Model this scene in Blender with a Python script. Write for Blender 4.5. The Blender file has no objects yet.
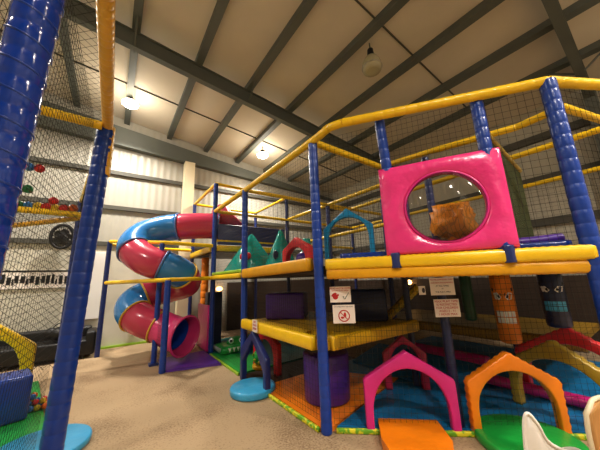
import bpy, bmesh, math, random
from mathutils import Vector, Matrix
random.seed(7)
C = bpy.context.scene.collection
PI = math.pi
V = Vector

# ------------------------------------------------------------------ materials
def lin(c):
    return tuple(((x/255)/12.92 if x/255 <= .04045 else ((x/255+.055)/1.055)**2.4) for x in c)
def mat(name, rgb, rough=.5, metal=0, bump=0, bscale=20, var=.0, vscale=3, coat=0, spec=.5, emit=None, estr=0):
    m = bpy.data.materials.new(name); m.use_nodes = True
    nt = m.node_tree; b = nt.nodes['Principled BSDF']
    col = lin(rgb)
    b.inputs['Base Color'].default_value = (*col, 1)
    b.inputs['Roughness'].default_value = rough
    b.inputs['Metallic'].default_value = metal
    b.inputs['Coat Weight'].default_value = coat
    b.inputs['Coat Roughness'].default_value = .12
    b.inputs['Specular IOR Level'].default_value = spec
    if emit:
        b.inputs['Emission Color'].default_value = (*lin(emit), 1)
        b.inputs['Emission Strength'].default_value = estr
    tc = nt.nodes.new('ShaderNodeTexCoord')
    if var > 0:
        n = nt.nodes.new('ShaderNodeTexNoise'); n.inputs['Scale'].default_value = vscale; n.inputs['Detail'].default_value = 5
        r = nt.nodes.new('ShaderNodeMapRange'); r.inputs['From Min'].default_value = .3; r.inputs['From Max'].default_value = .7
        r.inputs['To Min'].default_value = 1-var; r.inputs['To Max'].default_value = 1+var
        mx = nt.nodes.new('ShaderNodeMix'); mx.data_type = 'RGBA'; mx.blend_type = 'MULTIPLY'; mx.inputs['Factor'].default_value = 1
        mx.inputs[6].default_value = (*col, 1)
        nt.links.new(tc.outputs['Object'], n.inputs['Vector']); nt.links.new(n.outputs['Fac'], r.inputs['Value'])
        nt.links.new(r.outputs['Result'], mx.inputs[7]); nt.links.new(mx.outputs[2], b.inputs['Base Color'])
    if bump > 0:
        n2 = nt.nodes.new('ShaderNodeTexNoise'); n2.inputs['Scale'].default_value = bscale; n2.inputs['Detail'].default_value = 3
        bp = nt.nodes.new('ShaderNodeBump'); bp.inputs['Strength'].default_value = bump; bp.inputs['Distance'].default_value = .02
        nt.links.new(tc.outputs['Object'], n2.inputs['Vector'])
        nt.links.new(n2.outputs['Fac'], bp.inputs['Height']); nt.links.new(bp.outputs['Normal'], b.inputs['Normal'])
    return m
def vinyl(name, rgb, rough=.32, bump=.35, bscale=9):
    return mat(name, rgb, rough, bump=bump, bscale=bscale, var=.08, vscale=5, coat=.15)

M = {}
M['blue'] = vinyl('blue_vinyl', (20, 62, 152))
M['blueshiny'] = mat('shiny_blue_vinyl', (14, 60, 160), .12, bump=.25, bscale=12, coat=.6)
M['darkblue'] = vinyl('dark_blue_vinyl', (34, 50, 110))
M['navy'] = vinyl('navy_vinyl', (24, 36, 76))
M['yellow'] = vinyl('yellow_vinyl', (238, 196, 26))
M['amber'] = vinyl('amber_vinyl', (228, 168, 22))
M['tan'] = vinyl('tan_yellow_vinyl', (222, 172, 66))
M['olive'] = vinyl('olive_yellow_vinyl', (170, 140, 40))
M['pink'] = vinyl('pink_vinyl', (230, 60, 134), .26, 1.0, 5)
M['magenta'] = vinyl('magenta_vinyl', (212, 44, 134))
M['orange'] = vinyl('orange_vinyl', (240, 135, 22))
M['orangefoam'] = vinyl('orange_soft', (240, 138, 20), .6)
M['teal'] = vinyl('teal_vinyl', (16, 150, 140), .22)
M['tealdark'] = vinyl('dark_teal_vinyl', (10, 95, 95), .3)
M['cyan'] = vinyl('cyan_vinyl', (16, 130, 180), .28)
M['sky'] = vinyl('sky_blue_vinyl', (66, 170, 220), .3)
M['matblue'] = vinyl('blue_mat', (20, 120, 175), .45)
M['green'] = vinyl('green_vinyl', (30, 160, 66), .35)
M['lime'] = vinyl('lime_vinyl', (150, 190, 50), .4)
M['gyellow'] = vinyl('green_yellow_vinyl', (205, 210, 40), .4)
M['darkgreen'] = vinyl('dark_green_vinyl', (20, 70, 40), .5)
M['purple'] = vinyl('purple_vinyl', (74, 36, 140), .35)
M['purplemat'] = vinyl('purple_mat', (96, 50, 160), .5)
M['red'] = vinyl('red_vinyl', (205, 36, 44), .35)
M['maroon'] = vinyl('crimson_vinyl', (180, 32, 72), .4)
M['tubered'] = mat('tube_red_plastic', (196, 62, 92), .22, coat=.3)
M['tubeblue'] = mat('tube_blue_plastic', (48, 128, 196), .22, coat=.3)
M['tubenavy'] = mat('tube_inner_blue_plastic', (28, 70, 170), .3)
M['tubepink'] = mat('tube_pink_plastic', (222, 66, 128), .25, coat=.3)
M['ringyellow'] = mat('yellow_flange', (216, 172, 60), .4)
M['ringblue'] = mat('blue_grey_flange', (96, 120, 176), .35)
M['net'] = mat('black_net_cord', (44, 42, 38), .9)
M['netgrey'] = mat('grey_net_cord', (74, 70, 62), .9)
M['netgreen'] = mat('dark_green_net', (84, 92, 58), .9)
M['tie'] = mat('cable_tie', (210, 200, 170), .5)
M['black'] = mat('black_leather', (20, 20, 22), .45, bump=.2)
M['blackpaint'] = mat('black_plastic', (26, 26, 28), .5)
M['white'] = mat('white_plastic', (240, 238, 234), .3)
M['wood'] = mat('beech_wood', (186, 138, 80), .4, var=.12, vscale=2, bump=.1)
M['cream'] = mat('cream_edge', (226, 214, 184), .5)
M['card'] = mat('white_sign_card', (238, 228, 220), .6)
M['redink'] = mat('red_ink', (190, 40, 40), .6)
M['darkink'] = mat('dark_ink', (60, 50, 60), .6)
M['greenink'] = mat('green_ink', (70, 90, 70), .6)
M['tealink'] = mat('teal_ink', (90, 180, 180), .6)
M['steel'] = mat('grey_painted_steel', (92, 96, 90), .55, var=.1, vscale=1.5)
M['steeldark'] = mat('dark_steel', (80, 78, 70), .6)
M['alu'] = mat('lamp_aluminium', (170, 165, 150), .3, metal=.8)
M['lamp'] = mat('lit_led', (255, 240, 220), .5, emit=(255, 238, 212), estr=30)
M['warmlamp'] = mat('lit_bulkhead', (255, 200, 130), .5, emit=(255, 190, 110), estr=8)
M['oldglass'] = mat('frosted_lamp_glass', (180, 172, 140), .25, bump=.4, bscale=30)
M['balls_red'] = mat('red_ball', (216, 50, 50), .3)
M['balls_blue'] = mat('blue_ball', (50, 120, 190), .3)
M['balls_green'] = mat('green_ball', (30, 120, 70), .3)
M['balls_orange'] = mat('orange_ball', (226, 110, 40), .3)
M['balls_yellow'] = mat('yellow_ball', (226, 190, 50), .3)
M['brownpad'] = vinyl('brown_wall_padding', (58, 42, 30), .7)

def two_tone(name, c0, c1, scale=16):
    m = mat(name, c0, .45); nt = m.node_tree; b = nt.nodes['Principled BSDF']
    tc = nt.nodes.new('ShaderNodeTexCoord'); n = nt.nodes.new('ShaderNodeTexNoise'); n.inputs['Scale'].default_value = scale
    cr = nt.nodes.new('ShaderNodeValToRGB'); cr.color_ramp.elements[0].position = .45; cr.color_ramp.elements[1].position = .55
    cr.color_ramp.elements[0].color = (*lin(c0), 1); cr.color_ramp.elements[1].color = (*lin(c1), 1)
    nt.links.new(tc.outputs['Object'], n.inputs['Vector']); nt.links.new(n.outputs['Fac'], cr.inputs['Fac']); nt.links.new(cr.outputs['Color'], b.inputs['Base Color'])
    return m
M['gyellow'] = two_tone('green_yellow_lacing', (110, 170, 40), (225, 215, 50))
def floor_mat():
    m = mat('beige_carpet', (178, 152, 118), .95, bump=.5, bscale=160)
    nt = m.node_tree; b = nt.nodes['Principled BSDF']
    tc = nt.nodes.new('ShaderNodeTexCoord')
    n = nt.nodes.new('ShaderNodeTexNoise'); n.inputs['Scale'].default_value = 1.3; n.inputs['Detail'].default_value = 8
    n2 = nt.nodes.new('ShaderNodeTexNoise'); n2.inputs['Scale'].default_value = 45; n2.inputs['Detail'].default_value = 3
    add = nt.nodes.new('ShaderNodeMath'); add.operation = 'ADD'
    cr = nt.nodes.new('ShaderNodeValToRGB')
    cr.color_ramp.elements[0].position = .75; cr.color_ramp.elements[0].color = (*lin((140, 116, 88)), 1)
    cr.color_ramp.elements[1].position = 1.25; cr.color_ramp.elements[1].color = (*lin((178, 154, 122)), 1)
    nt.links.new(tc.outputs['Object'], n.inputs['Vector']); nt.links.new(tc.outputs['Object'], n2.inputs['Vector'])
    nt.links.new(n.outputs['Fac'], add.inputs[0]); nt.links.new(n2.outputs['Fac'], add.inputs[1])
    nt.links.new(add.outputs[0], cr.inputs['Fac']); nt.links.new(cr.outputs['Color'], b.inputs['Base Color'])
    return m
def ribbed(name, rgb, axis, pitch=.25, dist=.02, rough=.45, horiz=False):
    """corrugated cladding: a wave along one axis as bump"""
    m = mat(name, rgb, rough)
    nt = m.node_tree; b = nt.nodes['Principled BSDF']
    tc = nt.nodes.new('ShaderNodeTexCoord')
    w = nt.nodes.new('ShaderNodeTexWave'); w.bands_direction = axis; w.wave_profile = 'SIN'
    w.inputs['Scale'].default_value = 0.314/pitch*1.0
    bp = nt.nodes.new('ShaderNodeBump'); bp.inputs['Strength'].default_value = .6; bp.inputs['Distance'].default_value = dist
    nt.links.new(tc.outputs['Object'], w.inputs['Vector']); nt.links.new(w.outputs['Fac'], bp.inputs['Height'])
    nt.links.new(bp.outputs['Normal'], b.inputs['Normal'])
    n = nt.nodes.new('ShaderNodeTexNoise'); n.inputs['Scale'].default_value = .6; n.inputs['Detail'].default_value = 4
    cr = nt.nodes.new('ShaderNodeValToRGB')
    cr.color_ramp.elements[0].position = .3; cr.color_ramp.elements[0].color = (*[x*.82 for x in lin(rgb)], 1)
    cr.color_ramp.elements[1].position = .7; cr.color_ramp.elements[1].color = (*lin(rgb), 1)
    nt.links.new(tc.outputs['Object'], n.inputs['Vector']); nt.links.new(n.outputs['Fac'], cr.inputs['Fac'])
    nt.links.new(cr.outputs['Color'], b.inputs['Base Color'])
    return m
def gridded(name, rgb, pitch=.05, dark=.55, rough=.4):
    """vinyl seen under a fine net: darker grid lines"""
    m = mat(name, rgb, rough, coat=.1)
    nt = m.node_tree; b = nt.nodes['Principled BSDF']
    tc = nt.nodes.new('ShaderNodeTexCoord')
    br = nt.nodes.new('ShaderNodeTexBrick'); br.offset = 0
    br.inputs['Scale'].default_value = 1; br.inputs['Brick Width'].default_value = pitch; br.inputs['Row Height'].default_value = pitch
    br.inputs['Mortar Size'].default_value = pitch*.09
    c = lin(rgb)
    br.inputs['Color1'].default_value = (*c, 1); br.inputs['Color2'].default_value = (*[x*.93 for x in c], 1)
    br.inputs['Mortar'].default_value = (*[x*dark for x in c], 1)
    nt.links.new(tc.outputs['Object'], br.inputs['Vector']); nt.links.new(br.outputs['Color'], b.inputs['Base Color'])
    return m
def acrylic():
    m = bpy.data.materials.new('clear_acrylic'); m.use_nodes = True
    nt = m.node_tree; nt.nodes.clear()
    o = nt.nodes.new('ShaderNodeOutputMaterial'); mx = nt.nodes.new('ShaderNodeMixShader')
    t = nt.nodes.new('ShaderNodeBsdfTransparent'); t.inputs['Color'].default_value = (.78, .77, .75, 1)
    g = nt.nodes.new('ShaderNodeBsdfGlossy'); g.inputs['Roughness'].default_value = .04
    fr = nt.nodes.new('ShaderNodeFresnel'); fr.inputs['IOR'].default_value = 1.5
    nt.links.new(fr.outputs[0], mx.inputs[0]); nt.links.new(t.outputs[0], mx.inputs[1]); nt.links.new(g.outputs[0], mx.inputs[2])
    nt.links.new(mx.outputs[0], o.inputs['Surface'])
    return m
M['floor'] = floor_mat()
M['wall'] = ribbed('white_cladding', (186, 182, 170), 'X', .2)
M['wally'] = ribbed('white_cladding_side', (196, 190, 174), 'Y', .2)
M['plaster'] = mat('cream_plasterboard', (205, 200, 184), .8, var=.05)
M['roof'] = mat('beige_roof_lining', (206, 196, 178), .8, var=.07, vscale=.8)
M['acrylic'] = acrylic()
M['deckyellow'] = gridded('yellow_deck_under_net', (228, 180, 24))
M['orangenet'] = gridded('orange_foam_under_net', (255, 158, 30), .05, .6)
M['deckbrown'] = gridded('olive_deck_under_net', (176, 136, 36))

# ------------------------------------------------------------------ mesh helpers
def link(name, bm, m, parent=None, smooth=False, mats=None):
    off = parent_loc(parent)
    me = bpy.data.meshes.new(name)
    if off.length: bmesh.ops.translate(bm, verts=bm.verts, vec=-off)
    bmesh.ops.recalc_face_normals(bm, faces=bm.faces)
    bm.to_mesh(me); bm.free()
    for x in (mats or [m]): me.materials.append(x)
    if smooth:
        for p in me.polygons: p.use_smooth = True
    o = bpy.data.objects.new(name, me); C.objects.link(o)
    if parent: o.parent = parent
    return o
def parent_loc(p):
    v = V((0, 0, 0))
    while p: v += p.location; p = p.parent
    return v
def tag(o, label=None, cat=None, group=None, kind=None):
    if label: o['label'] = label
    if cat: o['category'] = cat
    if group: o['group'] = group
    if kind: o['kind'] = kind
    return o
def thing(name, label, cat, loc, group=None):
    o = bpy.data.objects.new(name, None); C.objects.link(o); o.location = loc; o.empty_display_size = .1
    return tag(o, label, cat, group)
def struct(name, bm, m, parent=None, smooth=False):
    o = link(name, bm, m, parent, smooth)
    if not parent: o['kind'] = 'structure'
    return o
def bx(bm, x0, x1, y0, y1, z0, z1, bev=0):
    r = bmesh.ops.create_cube(bm, size=1)
    for v in r['verts']:
        v.co = V((x0+(v.co.x+.5)*(x1-x0), y0+(v.co.y+.5)*(y1-y0), z0+(v.co.z+.5)*(z1-z0)))
    if bev:
        es = set(e for v in r['verts'] for e in v.link_edges)
        bmesh.ops.bevel(bm, geom=list(es), offset=bev, segments=3, affect='EDGES', profile=.5)
def frame_of(d):
    d = d.normalized(); up = V((0, 0, 1)) if abs(d.z) < .95 else V((1, 0, 0))
    a = d.cross(up).normalized(); return a, a.cross(d).normalized()
def ring(bm, c, a, b, ra, rb, n):
    return [bm.verts.new(c + a*(ra*math.cos(2*PI*k/n)) + b*(rb*math.sin(2*PI*k/n))) for k in range(n)]
def skin_rings(bm, rs, cap0=True, cap1=True):
    n = len(rs[0])
    for r0, r1 in zip(rs, rs[1:]):
        for k in range(n): bm.faces.new((r0[k], r0[(k+1) % n], r1[(k+1) % n], r1[k]))
    if cap0: bm.faces.new(rs[0][::-1])
    if cap1: bm.faces.new(rs[-1])
def pad_tube(bm, p0, p1, r, pitch=.12, groove=.12, n=14, rb=None, soft=True):
    """padded tube: foam sleeve pinched by ties every pitch"""
    p0, p1 = V(p0), V(p1); d = p1-p0; L = d.length; a, b = frame_of(d); u = d/L
    k = max(1, round(L/pitch)); rs = []
    prof = [(0, 1-groove), (.06, 1-groove*.35), (.3, 1), (.7, 1), (.94, 1-groove*.35)]
    for i in range(k):
        for t, s in prof:
            rs.append(ring(bm, p0+u*(L*(i+t)/k), a, b, r*s, (rb or r)*s, n))
    rs.append(ring(bm, p1, a, b, r*(1-groove), (rb or r)*(1-groove), n))
    skin_rings(bm, rs)
def path_tube(bm, pts, r, n=12, cap=True, closed=False):
    pts = [V(p) for p in pts]; rs = []
    a0 = None
    for i, p in enumerate(pts):
        if closed: d = (pts[(i+1) % len(pts)]-pts[i-1])
        else: d = (pts[min(i+1, len(pts)-1)]-pts[max(i-1, 0)])
        d.normalize()
        if a0 is None: a, b = frame_of(d)
        else:
            a = (a0 - d*a0.dot(d)).normalized(); b = a.cross(d).normalized()
        a0 = a
        rr = r[i] if isinstance(r, (list, tuple)) else r
        rs.append(ring(bm, p, a, b, rr, rr, n))
    if closed: rs.append(rs[0]); skin_rings(bm, rs, False, False)
    else: skin_rings(bm, rs, cap, cap)
def catmull(pts, m=8):
    pts = [V(p) for p in pts]; out = []
    P = [pts[0]*2-pts[1]]+pts+[pts[-1]*2-pts[-2]]
    for i in range(1, len(P)-2):
        for k in range(m):
            t = k/m; p0, p1, p2, p3 = P[i-1:i+3]
            out.append(.5*((2*p1)+(-p0+p2)*t+(2*p0-5*p1+4*p2-p3)*t*t+(-p0+3*p1-3*p2+p3)*t**3))
    out.append(pts[-1]); return out
def cyl(bm, c, r, h, n=32, r2=None, bev=0):
    c = V(c); rs = []
    X, Y = V((1, 0, 0)), V((0, 1, 0)); r2 = r if r2 is None else r2
    if bev:
        for t, s in ((0, -bev), (bev*.3, -bev*.3), (bev, 0)): rs.append(ring(bm, c+V((0, 0, t)), X, Y, r+s, r+s, n))
        for t, s in ((h-bev, 0), (h-bev*.3, -bev*.3), (h, -bev)): rs.append(ring(bm, c+V((0, 0, t)), X, Y, r2+s, r2+s, n))
    else: rs = [ring(bm, c, X, Y, r, r, n), ring(bm, c+V((0, 0, h)), X, Y, r2, r2, n)]
    skin_rings(bm, rs)
def ball(bm, c, r, s=(1, 1, 1), u=16, v=10):
    res = bmesh.ops.create_uvsphere(bm, u_segments=u, v_segments=v, radius=r)
    for x in res['verts']: x.co = V((x.co.x*s[0], x.co.y*s[1], x.co.z*s[2])) + V(c)
def slab(bm, outer, z0, z1, holes=(), bev=0):
    """flat plate with round holes"""
    loops = [outer] + [[(cx+r*math.cos(-2*PI*k/28), cy+r*math.sin(-2*PI*k/28)) for k in range(28)] for cx, cy, r in holes]
    t = []
    for L in loops:
        vs = [bm.verts.new((x, y, z1)) for x, y in L]
        t += [bm.edges.new((vs[i], vs[(i+1) % len(vs)])) for i in range(len(vs))]
    g = bmesh.ops.triangle_fill(bm, use_beauty=True, use_dissolve=False, edges=t)
    fs = [f for f in g['geom'] if isinstance(f, bmesh.types.BMFace)]
    e = bmesh.ops.extrude_face_region(bm, geom=fs)
    for v in e['geom']:
        if isinstance(v, bmesh.types.BMVert): v.co.z = z0
def outline(bm, origin, ux, uz, pts, thick, n):
    """extrude a closed 2D outline lying in the plane (ux, uz) by thick along n, centred"""
    f = [bm.verts.new(origin+ux*x+uz*z-n*thick/2) for x, z in pts]
    b = [bm.verts.new(origin+ux*x+uz*z+n*thick/2) for x, z in pts]
    k = len(pts)
    for i in range(k): bm.faces.new((f[i], f[(i+1) % k], b[(i+1) % k], b[i]))
    return f, b
def arch_bm(o, u, w, h, shoulder, leg, spring, top, thick=.09, lean=0, pointed=False, scallop=0):
    """house-shaped foam arch: o left foot on the ground, u direction, w width, h apex height"""
    bm = bmesh.new(); u = V((u[0], u[1], 0)).normalized(); n = u.cross(V((0, 0, 1)))
    uz = (V((0, 0, 1))+n*lean).normalized(); o = V(o)
    N = 16
    ctrl = [(0, 0), (0, shoulder), (w/2, h), (w, shoulder), (w, 0)]
    iw = w/2-leg; inner = []
    for k in range(N+1):
        t = PI*k/N
        x = w/2-iw*math.cos(t); s = math.sin(t)
        z = spring+(top-spring)*(s if not pointed else (1-abs(math.cos(t))**1.1))
        inner.append((x, z))
    inner = [(leg, 0)]+inner+[(w-leg, 0)]
    # outer path sampled to the same number of points by arc fraction
    def samp(t):
        segs = [(V(ctrl[i]), V(ctrl[i+1])) for i in range(4)]; Ls = [(b-a).length for a, b in segs]; T = t*sum(Ls)
        for (a, b), l in zip(segs, Ls):
            if T <= l+1e-9: return a+(b-a)*(T/l)
            T -= l
        return V(ctrl[-1])
    K = 56
    def isamp(t):
        segs = [(V(inner[i]), V(inner[i+1])) for i in range(len(inner)-1)]; Ls = [(b-a).length for a, b in segs]; T = t*sum(Ls)
        for (a, b), l in zip(segs, Ls):
            if T <= l+1e-9: return a+(b-a)*(T/l)
            T -= l
        return V(inner[-1])
    prev = None
    for k in range(K+1):
        t = k/K; O = samp(t); I = isamp(t)
        if scallop and k % 2 == 0: O = O + (V((w/2, h*.4))-O).normalized()*scallop
        d = (I-O)
        sec = []
        for q, th in ((0, .7), (.04, .93), (.12, 1), (.88, 1), (.96, .93), (1, .7)):
            p = O+d*q; sec.append((p, th))
        vs = [bm.verts.new(o+u*p.x+uz*p.y-n*thick/2*th) for p, th in sec] + [bm.verts.new(o+u*p.x+uz*p.y+n*thick/2*th) for p, th in sec[::-1]]
        if prev:
            for i in range(len(vs)): bm.faces.new((prev[i], prev[(i+1) % len(vs)], vs[(i+1) % len(vs)], vs[i]))
        else: bm.faces.new(vs)
        prev = vs
    bm.faces.new(prev[::-1])
    return bm
def strand(bm, p0, p1, t):
    d = p1-p0
    if d.length < 1e-4: return
    a, b = frame_of(d)
    r0 = [bm.verts.new(p0+a*t*math.cos(q)+b*t*math.sin(q)) for q in (0, 2.094, 4.189)]
    r1 = [bm.verts.new(p1+a*t*math.cos(q)+b*t*math.sin(q)) for q in (0, 2.094, 4.189)]
    for k in range(3): bm.faces.new((r0[k], r0[(k+1) % 3], r1[(k+1) % 3], r1[k]))
def net(parent, quad, cell=.05, t=.0016, m='net', label=None, diag=False, name='netting'):
    """cord net on a quad given as 4 corners (p00, p10, p11, p01)"""
    bm = bmesh.new(); A, B, Cc, D = [V(p) for p in quad]
    def at(s, q): return (A*(1-s)+B*s)*(1-q)+(D*(1-s)+Cc*s)*q
    W = max((B-A).length, (Cc-D).length); H = max((D-A).length, (Cc-B).length)
    if not diag:
        nx, ny = max(1, round(W/cell)), max(1, round(H/cell))
        for i in range(nx+1): strand(bm, at(i/nx, 0), at(i/nx, 1), t)
        for j in range(ny+1): strand(bm, at(0, j/ny), at(1, j/ny), t)
    else:
        c = cell*1.414; k = int((W+H)/c)+1
        for i in range(k):
            s = i*c
            x0, y0 = (s, 0) if s < W else (W, s-W); x1, y1 = (0, s) if s < H else (s-H, H)
            strand(bm, at(x0/W, y0/H), at(x1/W, y1/H), t)
            strand(bm, at(1-x0/W, y0/H), at(1-x1/W, y1/H), t)
    o = link(name, bm, M[m], parent)
    if label: o['label'] = label
    return o
def text(s, size, origin, u, m, parent, up=V((0, 0, 1)), align='CENTER', name='lettering', spacing=1.0):
    cu = bpy.data.curves.new(name, 'FONT'); cu.body = s; cu.size = size; cu.align_x = align; cu.align_y = 'CENTER'; cu.extrude = .0008
    cu.space_line = spacing
    cu.materials.append(m)
    tmp = bpy.data.objects.new(name, cu); C.objects.link(tmp); bpy.context.view_layer.update()
    me = bpy.data.meshes.new_from_object(tmp.evaluated_get(bpy.context.evaluated_depsgraph_get())); me.name = name
    C.objects.unlink(tmp); bpy.data.objects.remove(tmp); bpy.data.curves.remove(cu)
    o = bpy.data.objects.new(name, me); C.objects.link(o)
    u = V((u[0], u[1], 0)).normalized(); n = u.cross(up)
    mt = Matrix((u, up, n)).transposed().to_4x4(); mt.translation = V(origin)-parent_loc(parent)
    o.parent = parent; o.matrix_local = mt
    return o

# ------------------------------------------------------------------ camera (f = 259 px on a 600 px frame)
f, pitch, roll, yaw = 258.932, .206, -.036, .626
F = V((math.sin(yaw)*math.cos(pitch), math.cos(yaw)*math.cos(pitch), math.sin(pitch)))
R = V((math.cos(yaw), -math.sin(yaw), 0)); U = R.cross(F)
R2 = R*math.cos(roll)+U*math.sin(roll); U2 = -R*math.sin(roll)+U*math.cos(roll)
cd = bpy.data.cameras.new('camera'); cam = bpy.data.objects.new('camera', cd); C.objects.link(cam)
mt = Matrix((R2, U2, -F)).transposed().to_4x4(); mt.translation = V((0, 0, 1.65)); cam.matrix_world = mt
cd.sensor_fit = 'HORIZONTAL'; cd.sensor_width = 36; cd.lens = f/600*36; cd.clip_start = .05
bpy.context.scene.camera = cam

# ------------------------------------------------------------------ the building
XL, XR, YF, YB = -7.0, 8.8, -7.0, 9.3
def roofz(x): return 6.68-.113*x
def one(fn, *a, **k):
    bm = bmesh.new(); fn(bm, *a, **k); return bm
struct('floor', one(bx, XL, XR, YF, YB, -.1, 0), M['floor'])
struct('wall_back', one(bx, XL, XR, YB, YB+.15, 0, 7.6), M['wall'])
struct('wall_right', one(bx, XR, XR+.15, YF, YB, 0, 5.9), M['wally'])
struct('wall_left', one(bx, XL-.15, XL, YF, YB, 0, 7.6), M['wally'])
struct('wall_front', one(bx, XL, XR, YF-.15, YF, 0, 7.6), M['wall'])
def roof_bm(z0, z1, y0, y1, x0=XL-.15, x1=XR+.15):
    bm = bmesh.new(); bx(bm, x0, x1, y0, y1, 0, 1)
    for v in bm.verts: v.co.z = roofz(v.co.x)+(z1 if v.co.z > .5 else z0)
    return bm
struct('ceiling', roof_bm(.2, .35, YF-.15, YB+.15), M['roof'])
# purlins (along y) and portal rafters (along x)
x = -6.3; i = 1
while x < XR-.3:
    struct('trim_%d' % i, roof_bm(.06, .2, YF, YB, x-.075, x+.075), M['steel']); i += 1; x += 1.25
for y in (-5.4, 0.3, 5.48):
    bm = roof_bm(.04, .06, y-.07, y+.07, XL, XR)
    b2 = roof_bm(-.3, .04, y-.02, y+.02, XL, XR); b3 = roof_bm(-.32, -.3, y-.07, y+.07, XL, XR)
    me = bpy.data.meshes.new('tmp')
    for b in (b2, b3):
        b.to_mesh(me); bm.from_mesh(me); b.free()
    # flange stiffeners every purlin, then the steel column at the side wall
    bx(bm, XR-.42, XR-.02, y-.1, y+.1, 0, roofz(XR)+.0)
    # knee braces to the purlins
    for q in range(-4, 7):
        px = -.05+1.25*q
        for s in (-1, 1):
            path_tube(bm, [(px, y, roofz(px)-.28), (px, y+s*.5, roofz(px)+.1)], .02, 6) if q % 2 == 0 else None
    struct('trim_%d' % i, bm, M['steel']); i += 1
# end-wall rafter with deeper haunch band
bm = bmesh.new()
vs = []
for xx in (XL, XR):
    for yy in (YB-.22, YB-.001):
        vs.append((bm.verts.new((xx, yy, 6.73-.113*(xx+.4)-.2)), bm.verts.new((xx, yy, 5.9-.05*(xx+.4)))))
(a, b), (c, d), (e, g), (h, k) = vs
for q in ((a, e, g, b), (c, d, k, h), (a, c, h, e), (b, g, k, d), (a, b, d, c), (e, h, k, g)): bm.faces.new(q)
struct('trim_%d' % i, bm, M['steel']); i += 1
# thin seams of the lining
for y in (2.35, 7.4, -2.2):
    struct('trim_%d' % i, roof_bm(.17, .2, y-.012, y+.012), M['steeldark']); i += 1
# side rails on the walls
for z in (5.03, 3.93, 2.84):
    struct('trim_%d' % i, one(bx, XL, XR, YB-.09, YB-.001, z-.06, z+.06), M['steeldark']); i += 1
    struct('trim_%d' % i, one(bx, XR-.12, XR-.001, YF, YB, z-.09, z+.09), M['steeldark']); i += 1
# lower plasterboard lining of the back wall, and dark padding on the side wall behind the frame
struct('trim_%d' % i, one(bx, XL, 1.5, YB-.03, YB-.001, 0, 2.78), M['plaster']); i += 1
struct('trim_%d' % i, one(bx, 3.4, XR-.01, YB-.12, YB-.02, 0, 1.62), M['brownpad']); i += 1
struct('trim_%d' % i, one(bx, XR-.55, XR-.43, YF, YB-.13, 0, 1.52), M['brownpad']); i += 1
struct('trim_%d' % i, one(bx, 1.7, 2.02, YB-.4, YB-.1, 0, 5.75), M['cream']); i += 1
struct('baseboard_back', one(bx, -.1, 1.6, YB-.14, YB-.04, 0, .05), M['lime'])

# ------------------------------------------------------------------ main climbing frame
H, HD, HM = 3.47, 1.8, .905
A = V((2.06, 2.49, 0)); B = V((2.06, 4.72, 0)); Cc = V((2.06, 6.63, 0)); Rr = V((3.32, .35, 0))
mf = thing('play_structure', 'large soft play frame of blue padded posts, yellow rails, nets and two decks', 'climbing frame', (4.2, 4, 0))
def post(p, z0, z1, r=.062, m='blue', par=mf, pitch=.12, groove=.06):
    return link('post', one(pad_tube, (p[0], p[1], z0), (p[0], p[1], z1), r, pitch, groove), M[m], par, True)
def rail(p0, p1, r=.05, m='yellow', par=mf, pitch=.25, name='rail'):
    return link(name, one(pad_tube, p0, p1, r, pitch, .06), M[m], par, True)
post(A, 0, H-.03, .062); post(B, 0, H, .06); post(Cc, 0, 4.24, .06)
post(Rr, 0, H, .068)
up = lambda t: A.lerp(Rr, t)
P1 = up(.36); P2 = up(.76)
link('post', one(pad_tube, (2.66, 1.74, HD+.02), (2.44, 1.68, H), .058, .12, .06), M['blue'], mf, True); post(P2, HD+.02, H, .062)
link('post_strap', one(pad_tube, (P1.x-.03, P1.y-.03, 1.73), (P1.x-.03, P1.y-.03, 1.89), .052, .12, .1), M['darkblue'], mf)
link('post_strap', one(pad_tube, (P2.x-.03, P2.y-.03, 1.73), (P2.x-.03, P2.y-.03, 1.89), .052, .12, .1), M['darkblue'], mf)
inner = [(4.3, 2.6), (4.3, 4.72), (4.3, 6.63), (5.15, 3.7), (7.2, 2.2), (7.2, 4.72), (7.2, 6.63), (3.9, 1.93)]
for p in inner: post(p, 1.8 if p in ((3.9, 1.93), (4.3, 2.6)) else 0, 4.2 if p == (4.3, 6.63) else H, .055, 'darkblue')
# top rails
def H_(p, z=H): return (p[0], p[1], z)
cornr = V((2.0, 2.02, 0))
for p, q in ((H_(Cc), H_(B)), (H_(B), (2.04, 2.34, H)), ((2.04, 2.34, H), (2.03, 2.12, H+.01)), ((2.03, 2.12, H+.01), (2.1, 1.96, H+.01)), ((2.1, 1.96, H+.01), H_(Rr))):
    rail(p, q, .052, pitch=.12)
rail(H_(Rr), (3.95, .0, H), .052, pitch=.16); rail((3.95, .0, H), (5.6, -.6, H), .052)
rail(H_(A), (3.55, 2.52, H)); rail((3.55, 2.52, H), (4.3, 2.6, H))
rail((4.3, 2.6, H), (4.3, 6.63, H), .045); rail((5.15, -.45, H), (5.15, 4.72, H), .045); rail((7.2, -1.2, H), (7.2, 6.63, H), .045)
rail((2.06, 4.72, H), (7.2, 4.72, H), .042); rail((2.06, 6.63, H), (7.2, 6.63, H), .042)
rail((3.55, 2.5, H), (3.75, 1.75, H), .04); rail((3.75, 1.75, H), (4.08, .8, H), .045); rail((4.08, .8, H), (4.02, .36, H), .045); rail((4.02, .36, H), (5.15, .05, H), .045)
rail((2.06, 6.63, 2.7), (7.2, 6.63, 2.7), .04); rail((4.3, 2.6, 2.65), (4.3, 6.63, 2.65), .04)
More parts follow.
